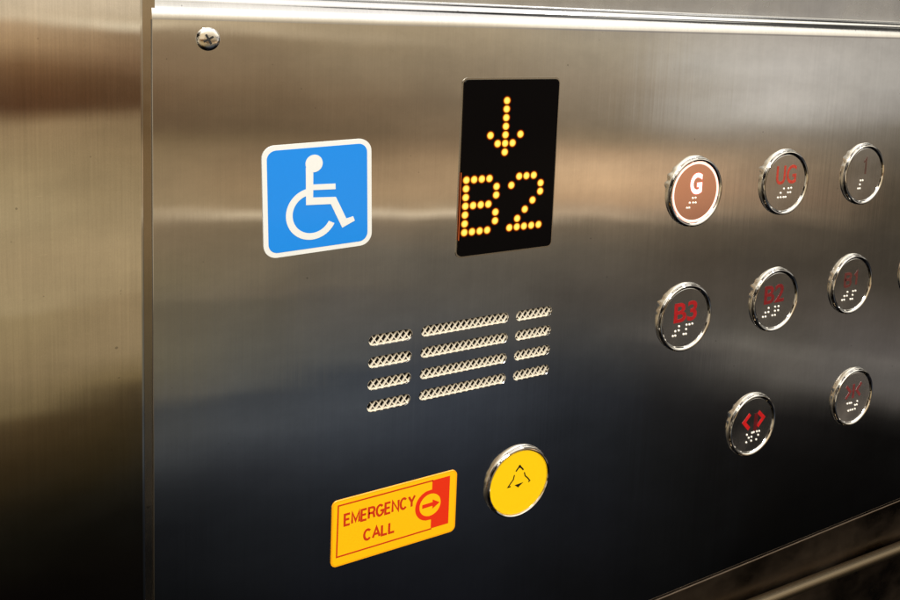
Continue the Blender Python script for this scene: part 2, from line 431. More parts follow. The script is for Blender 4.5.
def led_group(name, pts, h=1.95):
    bm = bmesh.new(); lay = bm.verts.layers.float.new('glow')
    for x, z in pts: led(bm, lay, x, z, h=h)
    return obj(name, bm, M_LED, disp)
cx = -120.35
led_group('arrow', [(cx, 13.9), (cx, 10.1), (cx, 6.2), (cx, 2.3), (cx, -1.55), (cx, -5.4), (cx, -9.4), (cx-7.8, -1.55), (cx+7.9, -1.55), (cx-3.9, -5.4), (cx+3.9, -5.4)])
bc = [-139.4, -135.5, -131.6, -127.7, -123.8]; rz = [-21.0, -24.9, -28.8, -32.7, -36.7, -40.7, -44.65]
B_ = [(0, 0), (1, 0), (2, 0), (3, 0), (0, 1), (4, 1), (0, 2), (4, 2), (0, 3), (1, 3), (2, 3), (3, 3), (0, 4), (4, 4), (0, 5), (4, 5), (0, 6), (1, 6), (2, 6), (3, 6)]
led_group('letter', [(bc[a], rz[b]) for a, b in B_])
tc = [-116.0, -112.0, -108.1, -104.1, -100.1]
T_ = [(1, 0), (2, 0), (3, 0), (0, 1), (4, 1), (4, 2), (3, 3), (2, 4), (1, 5), (0, 6), (1, 6), (2, 6), (3, 6), (4, 6)]
led_group('digit', [(tc[a], rz[b]) for a, b in T_])
bm = bmesh.new(); box(bm, -142.3+ox, -141.95+ox, -1.08, -.9, -48+oz, -17.5+oz); obj('edge_glow', bm, M_GLOW, disp)  # glowing strip stands for light leaking at the screen edge

# ------------------------------------------------------------------ emergency call sign
em = empty('emergency_call_sign', -167.7, 0, -172.0, 'yellow rectangular sign reading EMERGENCY CALL with a red arrow', 'sign')
def E(pts): return [(x+167.7, z+172.0) for x, z in pts]
bm = bmesh.new(); prism(bm, rrect(0, 0, 60.2, 30.2, 2.6), 0, -.42); obj('sign_plate', bm, M_YRIM, em)
bm = bmesh.new(); prism(bm, rrect(0, 0, 58.8, 28.9, 1.9), -.38, -.48); obj('yellow_field', bm, M_YELLOW, em)
bm = bmesh.new(); y0, y1 = -.46, -.53
stroke(bm, E([(-150.0, -159.1), (-195.0, -159.1), (-195.3, -182.6), (-150.0, -182.5)]), .65, y0, y1)
obj('border_line', bm, M_REDT, em)
bm = bmesh.new()
ro = arc(-151.2, -170.6, 7.3, 7.3, 99, 261, 30)                      # bulging left side, cut out by the disc
ri = arc(-151.0, -170.6, 5.35, 5.35, 0, 360, 40)[:-1]
outer = [(-141.3, -159.0), (-150.3, -159.0), (-150.3, -163.35)]+ro[1:-1]+[(-150.3, -177.85), (-150.3, -182.3), (-141.3, -182.3)]
prism_holes(bm, E(outer), [E(ri)], y0, y1)
obj('red_block', bm, M_REDP, em)
bm = bmesh.new(); prism(bm, E([(-155.0, -169.7), (-149.8, -169.6), (-149.8, -168.3), (-146.2, -170.6), (-149.8, -172.8), (-149.8, -171.4), (-155.0, -171.5)]), y0, y1); obj('arrow', bm, M_REDP, em)
bm = bmesh.new()
text(bm, 'EMERGENCY', -192.5+167.7, -158.4+167.7, -163.4+172, -169.35+172, 1.0, y0, y1, gap=.40, wide={'M': 1.22, 'N': 1.08, 'G': 1.15, 'C': 1.1, 'Y': 1.1, 'E': .9})
text(bm, 'CALL', -183.3+167.7, -168.0+167.7, -173.3+172, -179.0+172, 1.04, y0, y1, gap=.38, wide={'A': 1.2, 'C': 1.15, 'L': .92})
obj('lettering', bm, M_REDT, em)

# ------------------------------------------------------------------ push buttons
def ring_mesh(bm, R, d):
    k = R/19.0
    pr = [(R, .3), (R, -d+1.3), (R-.08, -d+.8), (R-.28, -d+.38), (R-.6, -d+.1), (R-1.0, -d), (R-1.5, -d+.12), (R-2.0, -d+.45), (R-2.4, -d+.9), (R-2.6, -d+1.25), (R-2.6, .3)]
    lathe(bm, pr, 128)
D = 2.3
_ring = None
def bezel(parent, R=18.5, d=D):
    global _ring
    if _ring is None or R != 18.5:
        bm = bmesh.new(); ring_mesh(bm, R, d); o = obj('bezel', bm, M_CHROME, parent, smooth=True, angle=55)
        if R == 18.5: _ring = o
        return o
    o = _ring.copy(); col.objects.link(o); o.parent = parent; return o
def glare_cone(parent, R, seed, flare=1.0):
    '''made-up shallow cone around each ring, flared where it stands in for glare'''
    rnd = random.Random(seed); bm = bmesh.new(); n = 180
    rings = []
    ph = [rnd.uniform(0, 6.28) for _ in range(4)]; f1 = rnd.uniform(149, 156)
    for rr, y in ((1.7, -.01), (1.35, -.07), (.95, -.18), (.5, -.34), (.15, -.5), (-.15, -.66)):
        ring = []
        for i in range(n):
            a = 2*PI*i/n
            wv = 1+.16*math.sin(5*a+ph[0])+.10*math.sin(13*a+ph[2])
            up = .10+.85*max(0, math.cos(a-math.radians(143)))**1.7
            up += flare*(1.5*math.exp(-((math.degrees(a)-f1)/4.5)**2)+.8*math.exp(-((math.degrees(a)-f1-13)/4.0)**2)+.5*math.exp(-((math.degrees(a)-f1+12)/5.0)**2))
            q = R+(rr*wv*up if rr > 0 else rr)
            ring.append(bm.verts.new((q*math.cos(a), y, q*math.sin(a))))
        rings.append(ring)
    for a, b in zip(rings, rings[1:]):
        for i in range(n): bm.faces.new((a[i], a[(i+1) % n], b[(i+1) % n], b[i]))
    obj('glare_cone', bm, M_GLARE, parent, smooth=True)
def face(parent, m, R=16.05, y=-1.3, name='button_face'):
    bm = bmesh.new(); lathe(bm, [(R, 0), (R, y+.2), (R-.06, y+.07), (R-.2, y)], 96, True)
    return obj(name, bm, m, parent, smooth=True, angle=35)
FY = -1.3
GRP = 'round chrome floor and door buttons'
def button(x, z, label, facemat, draw=None, textmat=None, dots=(), lit=False, name='lift_button'):
    rx, rz_ = x*1.0092+3.7, z*1.0092-.53
    t = empty(name, rx, 0, rz_, label, 'button', GRP)
    bezel(t); glare_cone(t, 18.5, name+str(x))
    x, z = x+1.5+.0046*x, z-.265+.0046*z
    f = face(t, facemat)
    if draw:
        bm = bmesh.new(); draw(bm, x, z); obj('legend', bm, textmat, f)
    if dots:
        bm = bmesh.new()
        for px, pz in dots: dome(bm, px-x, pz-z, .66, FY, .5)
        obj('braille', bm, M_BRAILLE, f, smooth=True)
    return t, f
def txt(s, x0, x1, zt, zb, w, gap=.35, **kw):
    return lambda bm, x, z: type_(bm, s, x0-x, x1-x, zt-z, zb-z, FY+.02, FY-.07, bold=w)
def stk(s, x0, x1, zt, zb, w):
    return lambda bm, x, z: text(bm, s, x0-x, x1-x, zt-z, zb-z, w, FY+.02, FY-.07, gap=.35)
def red(name, c, es=0.0, rough=.35): return plain(name, srgb(*c), rough, emit=srgb(*c), es=es, vary=.28, nscale=420)
# ground floor, lit
M_G = plain('led_tinted_face', (.92, .58, .46, 1), .14, .97, emit=srgb(206, 108, 80), es=.10, vary=.05, nscale=60)  # LED haze on the steel put into a pink tint and glow
M_GL = plain('lit_legend', (1, .9, .86, 1), .4, emit=(1.0, .80, .74, 1), es=1.15)
M_GR = plain('lit_halo', (1, .6, .5, 1), .4, emit=(1.0, .66, .55, 1), es=1.0)
M_GO = plain('lit_legend_glow', (.8, .1, .08, 1), .4, emit=(.75, .10, .06, 1), es=.6)
b, f = button(-6.2, -35.7, 'round button marked G, lit with a pink ring of light', M_G, txt('G', -8.7, -.6, -26.0, -37.2, .035), M_GL,
       [(-6.4, -39.2), (-4.5, -39.2), (-8.4, -41.6), (-6.0, -41.7), (-4.2, -41.8), (-10.0, -44.2), (-8.4, -44.2)])
bm = bmesh.new(); type_(bm, 'G', -9.0+4.73, -.3+4.73, -25.7+36.13, -37.5+36.13, FY+.02, FY-.035, bold=.06); obj('legend_glow', bm, M_GO, f)  # wider red letter behind the legend paints its glow fringe
bm = bmesh.new(); lathe(bm, [(15.95, FY-.1), (15.9, FY-.35), (15.3, FY-.4), (14.9, FY-.12), (14.85, FY+.1)], 96); obj('light_ring', bm, M_GR, f, smooth=True)
button(61.0, -35.4, 'round button marked UG in orange red between the lit button and the blank looking one', M_FACE, txt('UG', 55.0, 71.2, -25.8, -36.6, .015), red('ug_red', (176, 58, 44)),
       [(62.0, -39.2), (65.7, -39.3), (67.9, -39.2), (59.6, -41.5), (65.6, -41.7), (67.5, -41.7), (57.7, -44.0), (59.9, -44.0), (62.2, -44.1), (63.8, -44.1)])
button(129.0, -35.1, 'top right round button whose dark red 1 is almost invisible', M_FACE, stk('1', 128.0, 134.8, -25.0, -36.0, 1.4), red('one_red', (80, 52, 44)),
       [(128.2, -39.1), (130.2, -39.1), (128.0, -41.5), (126.6, -43.9), (128.3, -43.9)])
button(-6.9, -103.1, 'round button marked B3 in bright red', M_FACE, txt('B3', -13.6, 2.6, -95.0, -106.0, .022), red('b_three_red', (152, 22, 26), .08),
       [(-9.5, -108.0), (-4.2, -108.0), (-2.1, -108.1), (-.1, -108.0), (-11.9, -110.4), (-9.5, -110.3), (-4.3, -110.4), (-13.4, -112.8), (-11.7, -112.8), (-5.9, -112.9), (-4.2, -113.0)])
def b2draw(bm, x, z):
    type_(bm, 'B2', 53.6-x, 69.8-x, -94.6-z, -105.4-z, FY+.02, FY-.07, bold=.022)
button(61.2, -103.2, 'round button marked B2 in dull dark red', M_FACE, b2draw, red('b_two_red', (112, 26, 28), .03),
       [(57.9, -107.9), (63.2, -107.9), (66.0, -108.0), (55.6, -110.3), (58.0, -110.3), (63.3, -110.4), (66.0, -110.4), (53.8, -112.6), (55.9, -112.7), (61.4, -112.8), (63.6, -112.9)])
button(127.6, -102.7, 'round button marked B1 in very faint dark red', M_FACE, stk('B1', 122.0, 136.6, -95.4, -104.9, 1.75), red('b_one_red', (90, 42, 38)),
       [(126.2, -107.8), (131.4, -108.0), (133.7, -108.0), (123.6, -110.1), (126.0, -110.2), (131.3, -110.4), (121.8, -112.4), (123.7, -112.4), (129.6, -112.8), (131.4, -112.9)])
button(194.9, -102.7, 'round button cut off by the right edge of the picture', M_FACE)
def opn(bm, x, z):
    for s in (-1, 1):
        c = 53.6
        stroke(bm, [(c+s*3.4-x, -169.6-z), (c+s*7.9-x, -173.8-z), (c+s*3.4-x, -178.4-z)], 2.3, FY+.02, FY-.07)
t, f = button(51.0, -175.6, 'door open button with two bright red arrowheads on a darkened steel face', M_FACE_DARK, opn, red('open_red', (178, 22, 24), .14),
       [(48.9, -181.8), (53.0, -181.5), (54.4, -181.4), (56.9, -181.5), (58.8, -181.7), (50.6, -184.0), (52.8, -183.9), (58.2, -183.9), (48.9, -186.4), (52.8, -186.3), (56.9, -186.4)])
bm = bmesh.new(); stroke(bm, [(53.6-51, -168.9+175.6), (53.6-51, -179.4+175.6)], 2.9, FY+.02, FY-.06); obj('centre_bar', bm, red('bar_red', (84, 18, 22), .02), f)
def cls(bm, x, z):
    c = 141.4
    for s in (-1, 1):
        stroke(bm, [(c+s*7.2-x, -169.6-z), (c+s*3.0-x, -173.8-z), (c+s*6.9-x, -178.0-z)], 1.9, FY+.02, FY-.07)
    stroke(bm, [(c-x, -169.3-z), (c-x, -178.6-z)], 2.0, FY+.02, FY-.07)
button(139.6, -176.9, 'door close button with a faint dull red symbol on a grey face', M_FACE_GREY, cls, red('close_red', (112, 44, 44), .0),
       [(136.7, -181.4), (138.8, -181.5), (140.4, -181.6), (146.2, -181.6), (144.3, -183.8), (146.1, -183.9), (138.3, -186.4), (140.2, -186.3), (142.2, -186.4), (144.6, -186.4)])
# alarm button
al = empty('alarm_button', -104.1, 0, -171.3, 'round yellow alarm button with a black bell outline', 'button')
bm = bmesh.new(); d = 2.3; R = 17.6
lathe(bm, [(R+.2, .3), (R+.15, -.3), (R, -.6), (R, -d+1.0), (R-.12, -d+.5), (R-.45, -d+.1), (R-.9, -d), (R-1.35, -d+.25), (R-1.6, -d+.9), (R-1.62, .2)], 128)
obj('bezel', bm, M_CHROME, al, smooth=True, angle=55)
af = face(al, M_ALARM, 16.0, -1.7)
glare_cone(al, 17.6, 'alarm', .2)
bm = bmesh.new(); bx, bz = -105.7, -169.67; Y0, Y1 = -1.68, -1.77
def K(pts): return [(x-bx, z-bz) for x, z in pts]
stroke(bm, K([(-107.7, -163.6), (-106.6, -162.2), (-105.7, -161.7), (-104.8, -162.2), (-103.5, -163.8)]), .75, Y0, Y1)
prism(bm, K(circle(-105.7, -161.5, .75, 16)), Y0, Y1-.01)
stroke(bm, K([(-108.5, -165.2), (-109.0, -167.4), (-110.4, -168.9), (-111.8, -170.6), (-110.3, -170.6)]), .6, Y0, Y1)
stroke(bm, K([(-102.9, -165.2), (-102.3, -167.1), (-100.6, -168.8), (-99.5, -170.3), (-100.3, -170.8)]), .6, Y0, Y1)
prism(bm, K([(-108.2, -170.5), (-103.2, -170.2), (-105.0, -171.3), (-106.0, -172.2), (-106.9, -171.4)]), Y0, Y1)
obj('bell_symbol', bm, M_INK, af)

# ------------------------------------------------------------------ slim rail on the wall below the panel
hr = empty('trim_rail', 72.7, -5.0, -291.2, 'slim dark metal rail below the control panel with a soft golden gleam', 'rail')
bm = bmesh.new(); n = 32; r = 3.6; rings = []
for i in range(20):
    x = -180+i*34
    rings.append([bm.verts.new((x, r*math.cos(2*PI*k/n), -0.0442*x+r*math.sin(2*PI*k/n))) for k in range(n)])
for a, b_ in zip(rings, rings[1:]):
    for k in range(n): bm.faces.new((a[k], a[(k+1) % n], b_[(k+1) % n], b_[k]))
bm.faces.new(rings[0]); bm.faces.new(rings[-1])
obj('rail', bm, M_RAIL, hr, smooth=True, angle=60)
for x in (-120, 200, 420):
    bm = bmesh.new(); lathe(bm, [(1.6, 4.5), (1.6, 0)], 20, cx=x, cz=-0.0442*x)
    obj('rail_bracket', bm, M_RAIL, hr, smooth=True)

# ------------------------------------------------------------------ world: lift car light painted by direction as bands for the steel to mirror
COLS = [
 (-75, [(-40, (0.004, 0.003, 0.003)), (-20, (0.03, 0.025, 0.02)), (-8, (0.1, 0.08, 0.06)), (5, (0.2, 0.17, 0.13)), (12, (0.06, 0.05, 0.04)), (30, (0.12, 0.1, 0.08)), (38, (1.0, 0.93, 0.8)), (50, (0.9, 0.84, 0.72)), (56, (0.2, 0.17, 0.14)), (75, (0.5, 0.45, 0.4))]),
 (-28, [(-44, (0.01, 0.008, 0.005)), (-32, (0.05, 0.04, 0.025)), (-22, (0.28, 0.23, 0.16)), (-5, (0.45, 0.38, 0.27)), (5, (0.3, 0.25, 0.18)), (12, (0.1, 0.08, 0.06)), (30, (0.12, 0.1, 0.08)), (38, (1.0, 0.93, 0.8)), (50, (0.9, 0.84, 0.72)), (56, (0.2, 0.17, 0.14)), (75, (0.5, 0.45, 0.4))]),
 (-8.74, [(-44, [0.0014399999999999999, 0.00096, 0.0007199999999999999]), (-33.61, [0.0024, 0.0016, 0.0012]), (-30.78, [0.0058, 0.0049, 0.0028]), (-29.31, [0.0106, 0.008, 0.004]), (-28.32, [0.0234, 0.0154, 0.0058]), (-26.8, [0.0455, 0.0281, 0.0106]), (-24.94, [0.0907, 0.056, 0.0223]), (-24.31, [0.2399, 0.1688, 0.0766]), (-22.62, [0.3209, 0.227, 0.1117]), (-19.15, [0.3807, 0.2763, 0.1354]), (-18.82, [0.4528, 0.3366, 0.176]), (-16.03, [0.4528, 0.3261, 0.1688]), (-13.49, [0.4655, 0.3473, 0.1833]), (-10.36, [0.4158, 0.2956, 0.1482]), (-8.41, [0.375, 0.2487, 0.1232]), (-8.01, [0.2146, 0.1232, 0.056]), (-7.6, [0.1009, 0.0422, 0.0172]), (-6.34, [0.1417, 0.0638, 0.0257]), (-5.08, [0.2487, 0.1292, 0.056]), (-3.76, [0.5323, 0.3366, 0.1688]), (-2.62, [0.6503, 0.4341, 0.2399]), (-2.39, [0.8999, 0.6981, 0.4528]), (-2.17, [0.8085, 0.6195, 0.3922]), (-1.48, [0.8905, 0.6981, 0.4655]), (0, [0.8905, 0.6981, 0.4655]), (6, [0.8085, 0.6425, 0.4039]), (14, [0.8999, 0.731, 0.4983]), (24, [2.2, 2.05, 1.75]), (45, [2.3, 2.15, 1.9]), (56, [0.9971, 0.8535, 0.6044]), (75, [1.266, 1.154, 0.9478])]),
 (-1.59, [(-44, [0.0016799999999999999, 0.0012, 0.00096]), (-35.06, [0.0028, 0.002, 0.0016]), (-30.59, [0.0058, 0.0049, 0.0032]), (-29.03, [0.0137, 0.0106, 0.0049]), (-26.35, [0.0422, 0.0281, 0.0106]), (-24.03, [0.0721, 0.0455, 0.0191]), (-23.47, [0.2146, 0.1482, 0.0638]), (-21.88, [0.3473, 0.2487, 0.1292]), (-18.76, [0.3922, 0.2763, 0.1417]), (-18.41, [0.4655, 0.3366, 0.176]), (-15.45, [0.4785, 0.3473, 0.1833]), (-13.05, [0.4158, 0.2956, 0.1482]), (-11.23, [0.3582, 0.2487, 0.1232]), (-8.19, [0.3366, 0.2228, 0.1117]), (-7.83, [0.2146, 0.1292, 0.0638]), (-7.4, [0.0957, 0.0455, 0.0191]), (-5.76, [0.1203, 0.0598, 0.0257]), (-4.54, [0.2399, 0.1354, 0.0679]), (-2.73, [0.3366, 0.2146, 0.1117]), (-2.54, [0.9674, 0.8085, 0.5463]), (-2.36, [1.0274, 0.8535, 0.5896]), (-2.12, [0.6819, 0.5186, 0.3209]), (-1.22, [0.8085, 0.6425, 0.4341]), (0, [0.8905, 0.6981, 0.4655]), (6, [0.8085, 0.6425, 0.4039]), (14, [0.8999, 0.731, 0.4983]), (24, [2.2, 2.05, 1.75]), (45, [2.3, 2.15, 1.9]), (56, [0.9971, 0.8535, 0.6044]), (75, [1.266, 1.154, 0.9478])]),
 (9.59, [(-44, [0.00318, 0.0034799999999999996, 0.00378]), (-35.25, [0.0053, 0.0058, 0.0063]), (-31.79, [0.0093, 0.0099, 0.0113]), (-30.24, [0.0191, 0.0212, 0.0234]), (-29.3, [0.0334, 0.0362, 0.0391]), (-28.12, [0.0598, 0.0638, 0.0658]), (-27.04, [0.07, 0.0721, 0.07]), (-25.56, [0.0706, 0.0728, 0.0706]), (-24.95, [0.136, 0.1238, 0.0962]), (-23.14, [0.1549, 0.1354, 0.0907]), (-19.73, [0.1688, 0.1385, 0.0882]), (-19.44, [0.2146, 0.176, 0.1117]), (-17.9, [0.2313, 0.1833, 0.1062]), (-14.55, [0.2577, 0.1833, 0.1062]), (-14.13, [0.3261, 0.2399, 0.1354]), (-13.94, [0.7479, 0.5896, 0.3807]), (-13.7, [0.7649, 0.6044, 0.3922]), (-13.52, [0.4039, 0.2956, 0.1618]), (-12.18, [0.3473, 0.2487, 0.1354]), (-10.04, [0.2956, 0.2065, 0.1062]), (-9.43, [0.2399, 0.1618, 0.0811]), (-8.69, [0.1688, 0.1062, 0.056]), (-6.36, [0.1986, 0.1232, 0.0638]), (-4.53, [0.2859, 0.1909, 0.1062]), (-2.69, [0.3473, 0.2399, 0.1354]), (-2.51, [0.8085, 0.6425, 0.4158]), (-2.33, [0.8719, 0.6981, 0.4528]), (-2.14, [0.5896, 0.4528, 0.2763]), (2, [0.4655, 0.3922, 0.2859]), (9, [0.8085, 0.6819, 0.4983]), (16, [1.1323, 0.9872, 0.7479]), (24, [1.5, 1.42, 1.25]), (40, [1.9, 1.8, 1.6]), (60, [1.2, 1.15, 1.05]), (75, [1.1002, 0.9971, 0.8085])]),
 (15.11, [(-44, [0.00414, 0.00444, 0.00516]), (-35.98, [0.0069, 0.0074, 0.0086]), (-31.13, [0.0154, 0.0172, 0.0201]), (-29.52, [0.0281, 0.0307, 0.0362]), (-28.15, [0.0506, 0.056, 0.0638]), (-27.03, [0.07, 0.0766, 0.0834]), (-25.33, [0.0598, 0.0658, 0.0721]), (-24.64, [0.1174, 0.1174, 0.1062]), (-22.42, [0.1354, 0.1262, 0.1009]), (-19.61, [0.1549, 0.1323, 0.0932]), (-19.3, [0.1986, 0.1618, 0.1117]), (-18.21, [0.2146, 0.1723, 0.1117]), (-14.75, [0.2577, 0.1909, 0.1117]), (-14.31, [0.3366, 0.2487, 0.145]), (-14.13, [0.7822, 0.6195, 0.4039]), (-13.88, [0.7997, 0.6348, 0.4158]), (-13.69, [0.4158, 0.2956, 0.1618]), (-12.31, [0.3922, 0.2669, 0.1417]), (-10.1, [0.3056, 0.2065, 0.1117]), (-9.47, [0.2313, 0.1583, 0.0834]), (-8.71, [0.176, 0.1174, 0.0638]), (-6.31, [0.2228, 0.1482, 0.0811]), (-4.41, [0.3056, 0.2146, 0.1232]), (-2.96, [0.3582, 0.2577, 0.1482]), (-2.77, [0.6819, 0.5323, 0.3366]), (-2.52, [0.731, 0.575, 0.3693]), (-2.27, [0.5463, 0.4158, 0.2487]), (2, [0.4655, 0.3922, 0.2859]), (9, [0.8085, 0.6819, 0.4983]), (16, [1.1323, 0.9872, 0.7479]), (24, [1.5, 1.42, 1.25]), (40, [1.9, 1.8, 1.6]), (60, [1.2, 1.15, 1.05]), (75, [1.1002, 0.9971, 0.8085])]),
 (21.6, [(-44, [0.0048, 0.00516, 0.00678]), (-36.46, [0.008, 0.0086, 0.0113]), (-32.35, [0.0137, 0.0154, 0.0191]), (-29.63, [0.0281, 0.032, 0.0391]), (-27.94, [0.0489, 0.056, 0.0679]), (-26.22, [0.07, 0.0788, 0.0907]), (-24.22, [0.0598, 0.0679, 0.0788]), (-23.39, [0.1062, 0.109, 0.1062]), (-21.45, [0.1232, 0.1174, 0.1062]), (-19.24, [0.1292, 0.1146, 0.0957]), (-18.86, [0.1618, 0.1385, 0.1062]), (-16.48, [0.1871, 0.1583, 0.1174]), (-14.82, [0.2669, 0.1986, 0.1292]), (-14.44, [0.3582, 0.2669, 0.1688]), (-14.19, [0.8353, 0.666, 0.4528]), (-13.93, [0.8353, 0.666, 0.4528]), (-13.67, [0.4528, 0.3157, 0.176]), (-12.65, [0.4983, 0.3366, 0.1833]), (-10.71, [0.3473, 0.2313, 0.1262]), (-9.94, [0.2669, 0.176, 0.0957]), (-8.9, [0.1986, 0.1354, 0.0766]), (-6.82, [0.2399, 0.1618, 0.0907]), (-4.23, [0.3313, 0.2487, 0.1482]), (-3.13, [0.3473, 0.2577, 0.1482]), (-2.75, [0.5896, 0.4655, 0.2956]), (-2.42, [0.4655, 0.3582, 0.2146]), (2, [0.4655, 0.3922, 0.2859]), (9, [0.8085, 0.6819, 0.4983]), (16, [1.1323, 0.9872, 0.7479]), (24, [1.5, 1.42, 1.25]), (40, [1.9, 1.8, 1.6]), (60, [1.2, 1.15, 1.05]), (75, [1.1002, 0.9971, 0.8085])]),
 (28.33, [(-44, [0.00516, 0.005579999999999999, 0.007259999999999999]), (-36.56, [0.0086, 0.0093, 0.0121]), (-33.48, [0.0129, 0.0145, 0.0181]), (-29.67, [0.0234, 0.0269, 0.0348]), (-27.4, [0.0376, 0.0438, 0.056]), (-25.05, [0.056, 0.0638, 0.0788]), (-22.95, [0.0721, 0.0766, 0.0858]), (-21.42, [0.1062, 0.1035, 0.0983]), (-19.55, [0.1292, 0.1174, 0.0983]), (-17.02, [0.1354, 0.1174, 0.0907]), (-14.78, [0.2313, 0.1796, 0.1174]), (-14.33, [0.3157, 0.2356, 0.1482]), (-14.07, [0.7822, 0.6195, 0.4158]), (-13.81, [0.7997, 0.6348, 0.4279]), (-13.55, [0.4785, 0.3366, 0.1909]), (-12.51, [0.5463, 0.3693, 0.2065]), (-10.55, [0.4403, 0.2956, 0.1618]), (-9.9, [0.3473, 0.2313, 0.1292]), (-8.91, [0.2669, 0.1833, 0.1062]), (-6.61, [0.2669, 0.1947, 0.1203]), (-3.99, [0.3473, 0.2669, 0.1688]), (-2.03, [0.4983, 0.3922, 0.2487]), (2, [0.4655, 0.3922, 0.2859]), (9, [0.8085, 0.6819, 0.4983]), (16, [1.1323, 0.9872, 0.7479]), (24, [1.5, 1.42, 1.25]), (40, [1.9, 1.8, 1.6]), (60, [1.2, 1.15, 1.05]), (75, [1.1002, 0.9971, 0.8085])]),
 (38.5, [(-44, [0.0034799999999999996, 0.0034799999999999996, 0.00378]), (-35.41, [0.0058, 0.0058, 0.0063]), (-30.71, [0.0106, 0.0113, 0.0137]), (-26.8, [0.0181, 0.0201, 0.0234]), (-24.76, [0.0257, 0.0281, 0.0334]), (-22.97, [0.0455, 0.0471, 0.0489]), (-21.46, [0.0721, 0.07, 0.0658]), (-18.99, [0.0858, 0.0743, 0.0618]), (-18.06, [0.1062, 0.0907, 0.0721]), (-15.85, [0.1417, 0.1174, 0.0858]), (-14.19, [0.2146, 0.1618, 0.1062]), (-13.8, [0.2763, 0.2025, 0.1323]), (-13.54, [0.6819, 0.505, 0.3261]), (-13.29, [0.731, 0.5463, 0.3582]), (-13.09, [0.5463, 0.3693, 0.2228]), (-12.64, [0.666, 0.4279, 0.2399]), (-11.35, [0.8535, 0.5605, 0.3157]), (-10.37, [0.8174, 0.5463, 0.3157]), (-9.4, [0.6195, 0.4158, 0.2399]), (-8.62, [0.3473, 0.2532, 0.1515]), (-7.44, [0.2763, 0.2146, 0.1417]), (-4.83, [0.3582, 0.2859, 0.1986]), (-2.23, [0.4916, 0.4158, 0.2956]), (1, [0.3807, 0.3366, 0.2859]), (4, [0.3473, 0.3157, 0.2859]), (8, [1.0274, 0.9189, 0.7394]), (15, [1.3243, 1.2205, 1.0072]), (30, [1.8, 1.7, 1.5]), (55, [1.2, 1.15, 1.1]), (75, [1.1002, 1.0274, 0.8999])]),
 (44.41, [(-44, [0.00264, 0.00264, 0.00264]), (-34.61, [0.0044, 0.0044, 0.0044]), (-27.78, [0.0099, 0.0099, 0.0099]), (-25.24, [0.0149, 0.0141, 0.0141]), (-23.5, [0.0307, 0.0294, 0.0281]), (-21.56, [0.0721, 0.0658, 0.0598]), (-20.96, [0.1292, 0.1146, 0.0983]), (-20.24, [0.1062, 0.0957, 0.0811]), (-18.41, [0.0858, 0.0721, 0.056]), (-15.94, [0.0907, 0.0721, 0.0524]), (-13.68, [0.1549, 0.1203, 0.0811]), (-13.18, [0.2577, 0.1909, 0.1292]), (-12.86, [0.4785, 0.3582, 0.2399]), (-12.54, [0.4158, 0.2859, 0.176]), (-11.21, [0.575, 0.3693, 0.2146]), (-9.62, [0.6348, 0.4279, 0.2577]), (-8.72, [0.4528, 0.3261, 0.2065]), (-7.82, [0.3261, 0.2669, 0.1986]), (-6.93, [0.4916, 0.4403, 0.3638]), (-5.77, [0.575, 0.5254, 0.4465]), (-4.81, [0.4916, 0.4403, 0.3638]), (-3.21, [0.6503, 0.6044, 0.5254]), (-1.93, [0.6044, 0.5463, 0.4591]), (1, [0.3807, 0.3366, 0.2859]), (4, [0.3473, 0.3157, 0.2859]), (8, [1.0274, 0.9189, 0.7394]), (15, [1.3243, 1.2205, 1.0072]), (30, [1.8, 1.7, 1.5]), (55, [1.2, 1.15, 1.1]), (75, [1.1002, 1.0274, 0.8999])]),
 (48.81, [(-44, [0.0007199999999999999, 0.0007199999999999999, 0.0007199999999999999]), (-34.29, [0.0012, 0.0012, 0.0012]), (-30.26, [0.004, 0.0036, 0.0032]), (-26.51, [0.0069, 0.0063, 0.0058]), (-24.28, [0.0172, 0.0154, 0.0145]), (-23.03, [0.056, 0.0506, 0.0438]), (-21.99, [0.1232, 0.1117, 0.0957]), (-21.18, [0.1417, 0.1262, 0.1062]), (-20.53, [0.1833, 0.1652, 0.1385]), (-19.64, [0.1174, 0.1035, 0.0834]), (-17.85, [0.0932, 0.0766, 0.0598]), (-15.43, [0.0858, 0.07, 0.0524]), (-13.09, [0.1292, 0.1009, 0.07]), (-12.22, [0.2763, 0.2025, 0.1323]), (-11.1, [0.3209, 0.2146, 0.1354]), (-9.23, [0.3807, 0.2763, 0.176]), (-8.35, [0.3366, 0.2577, 0.176]), (-7.22, [0.3473, 0.2956, 0.2313]), (-6.47, [0.5896, 0.5463, 0.4785]), (-5.46, [0.731, 0.6819, 0.6119]), (-4.2, [0.6503, 0.6044, 0.5393]), (-3.08, [0.7144, 0.666, 0.597]), (-1.7, [0.6044, 0.5534, 0.485]), (1, [0.3807, 0.3366, 0.2859]), (4, [0.3473, 0.3157, 0.2859]), (8, [1.0274, 0.9189, 0.7394]), (15, [1.3243, 1.2205, 1.0072]), (30, [1.8, 1.7, 1.5]), (55, [1.2, 1.15, 1.1]), (75, [1.1002, 1.0274, 0.8999])]),
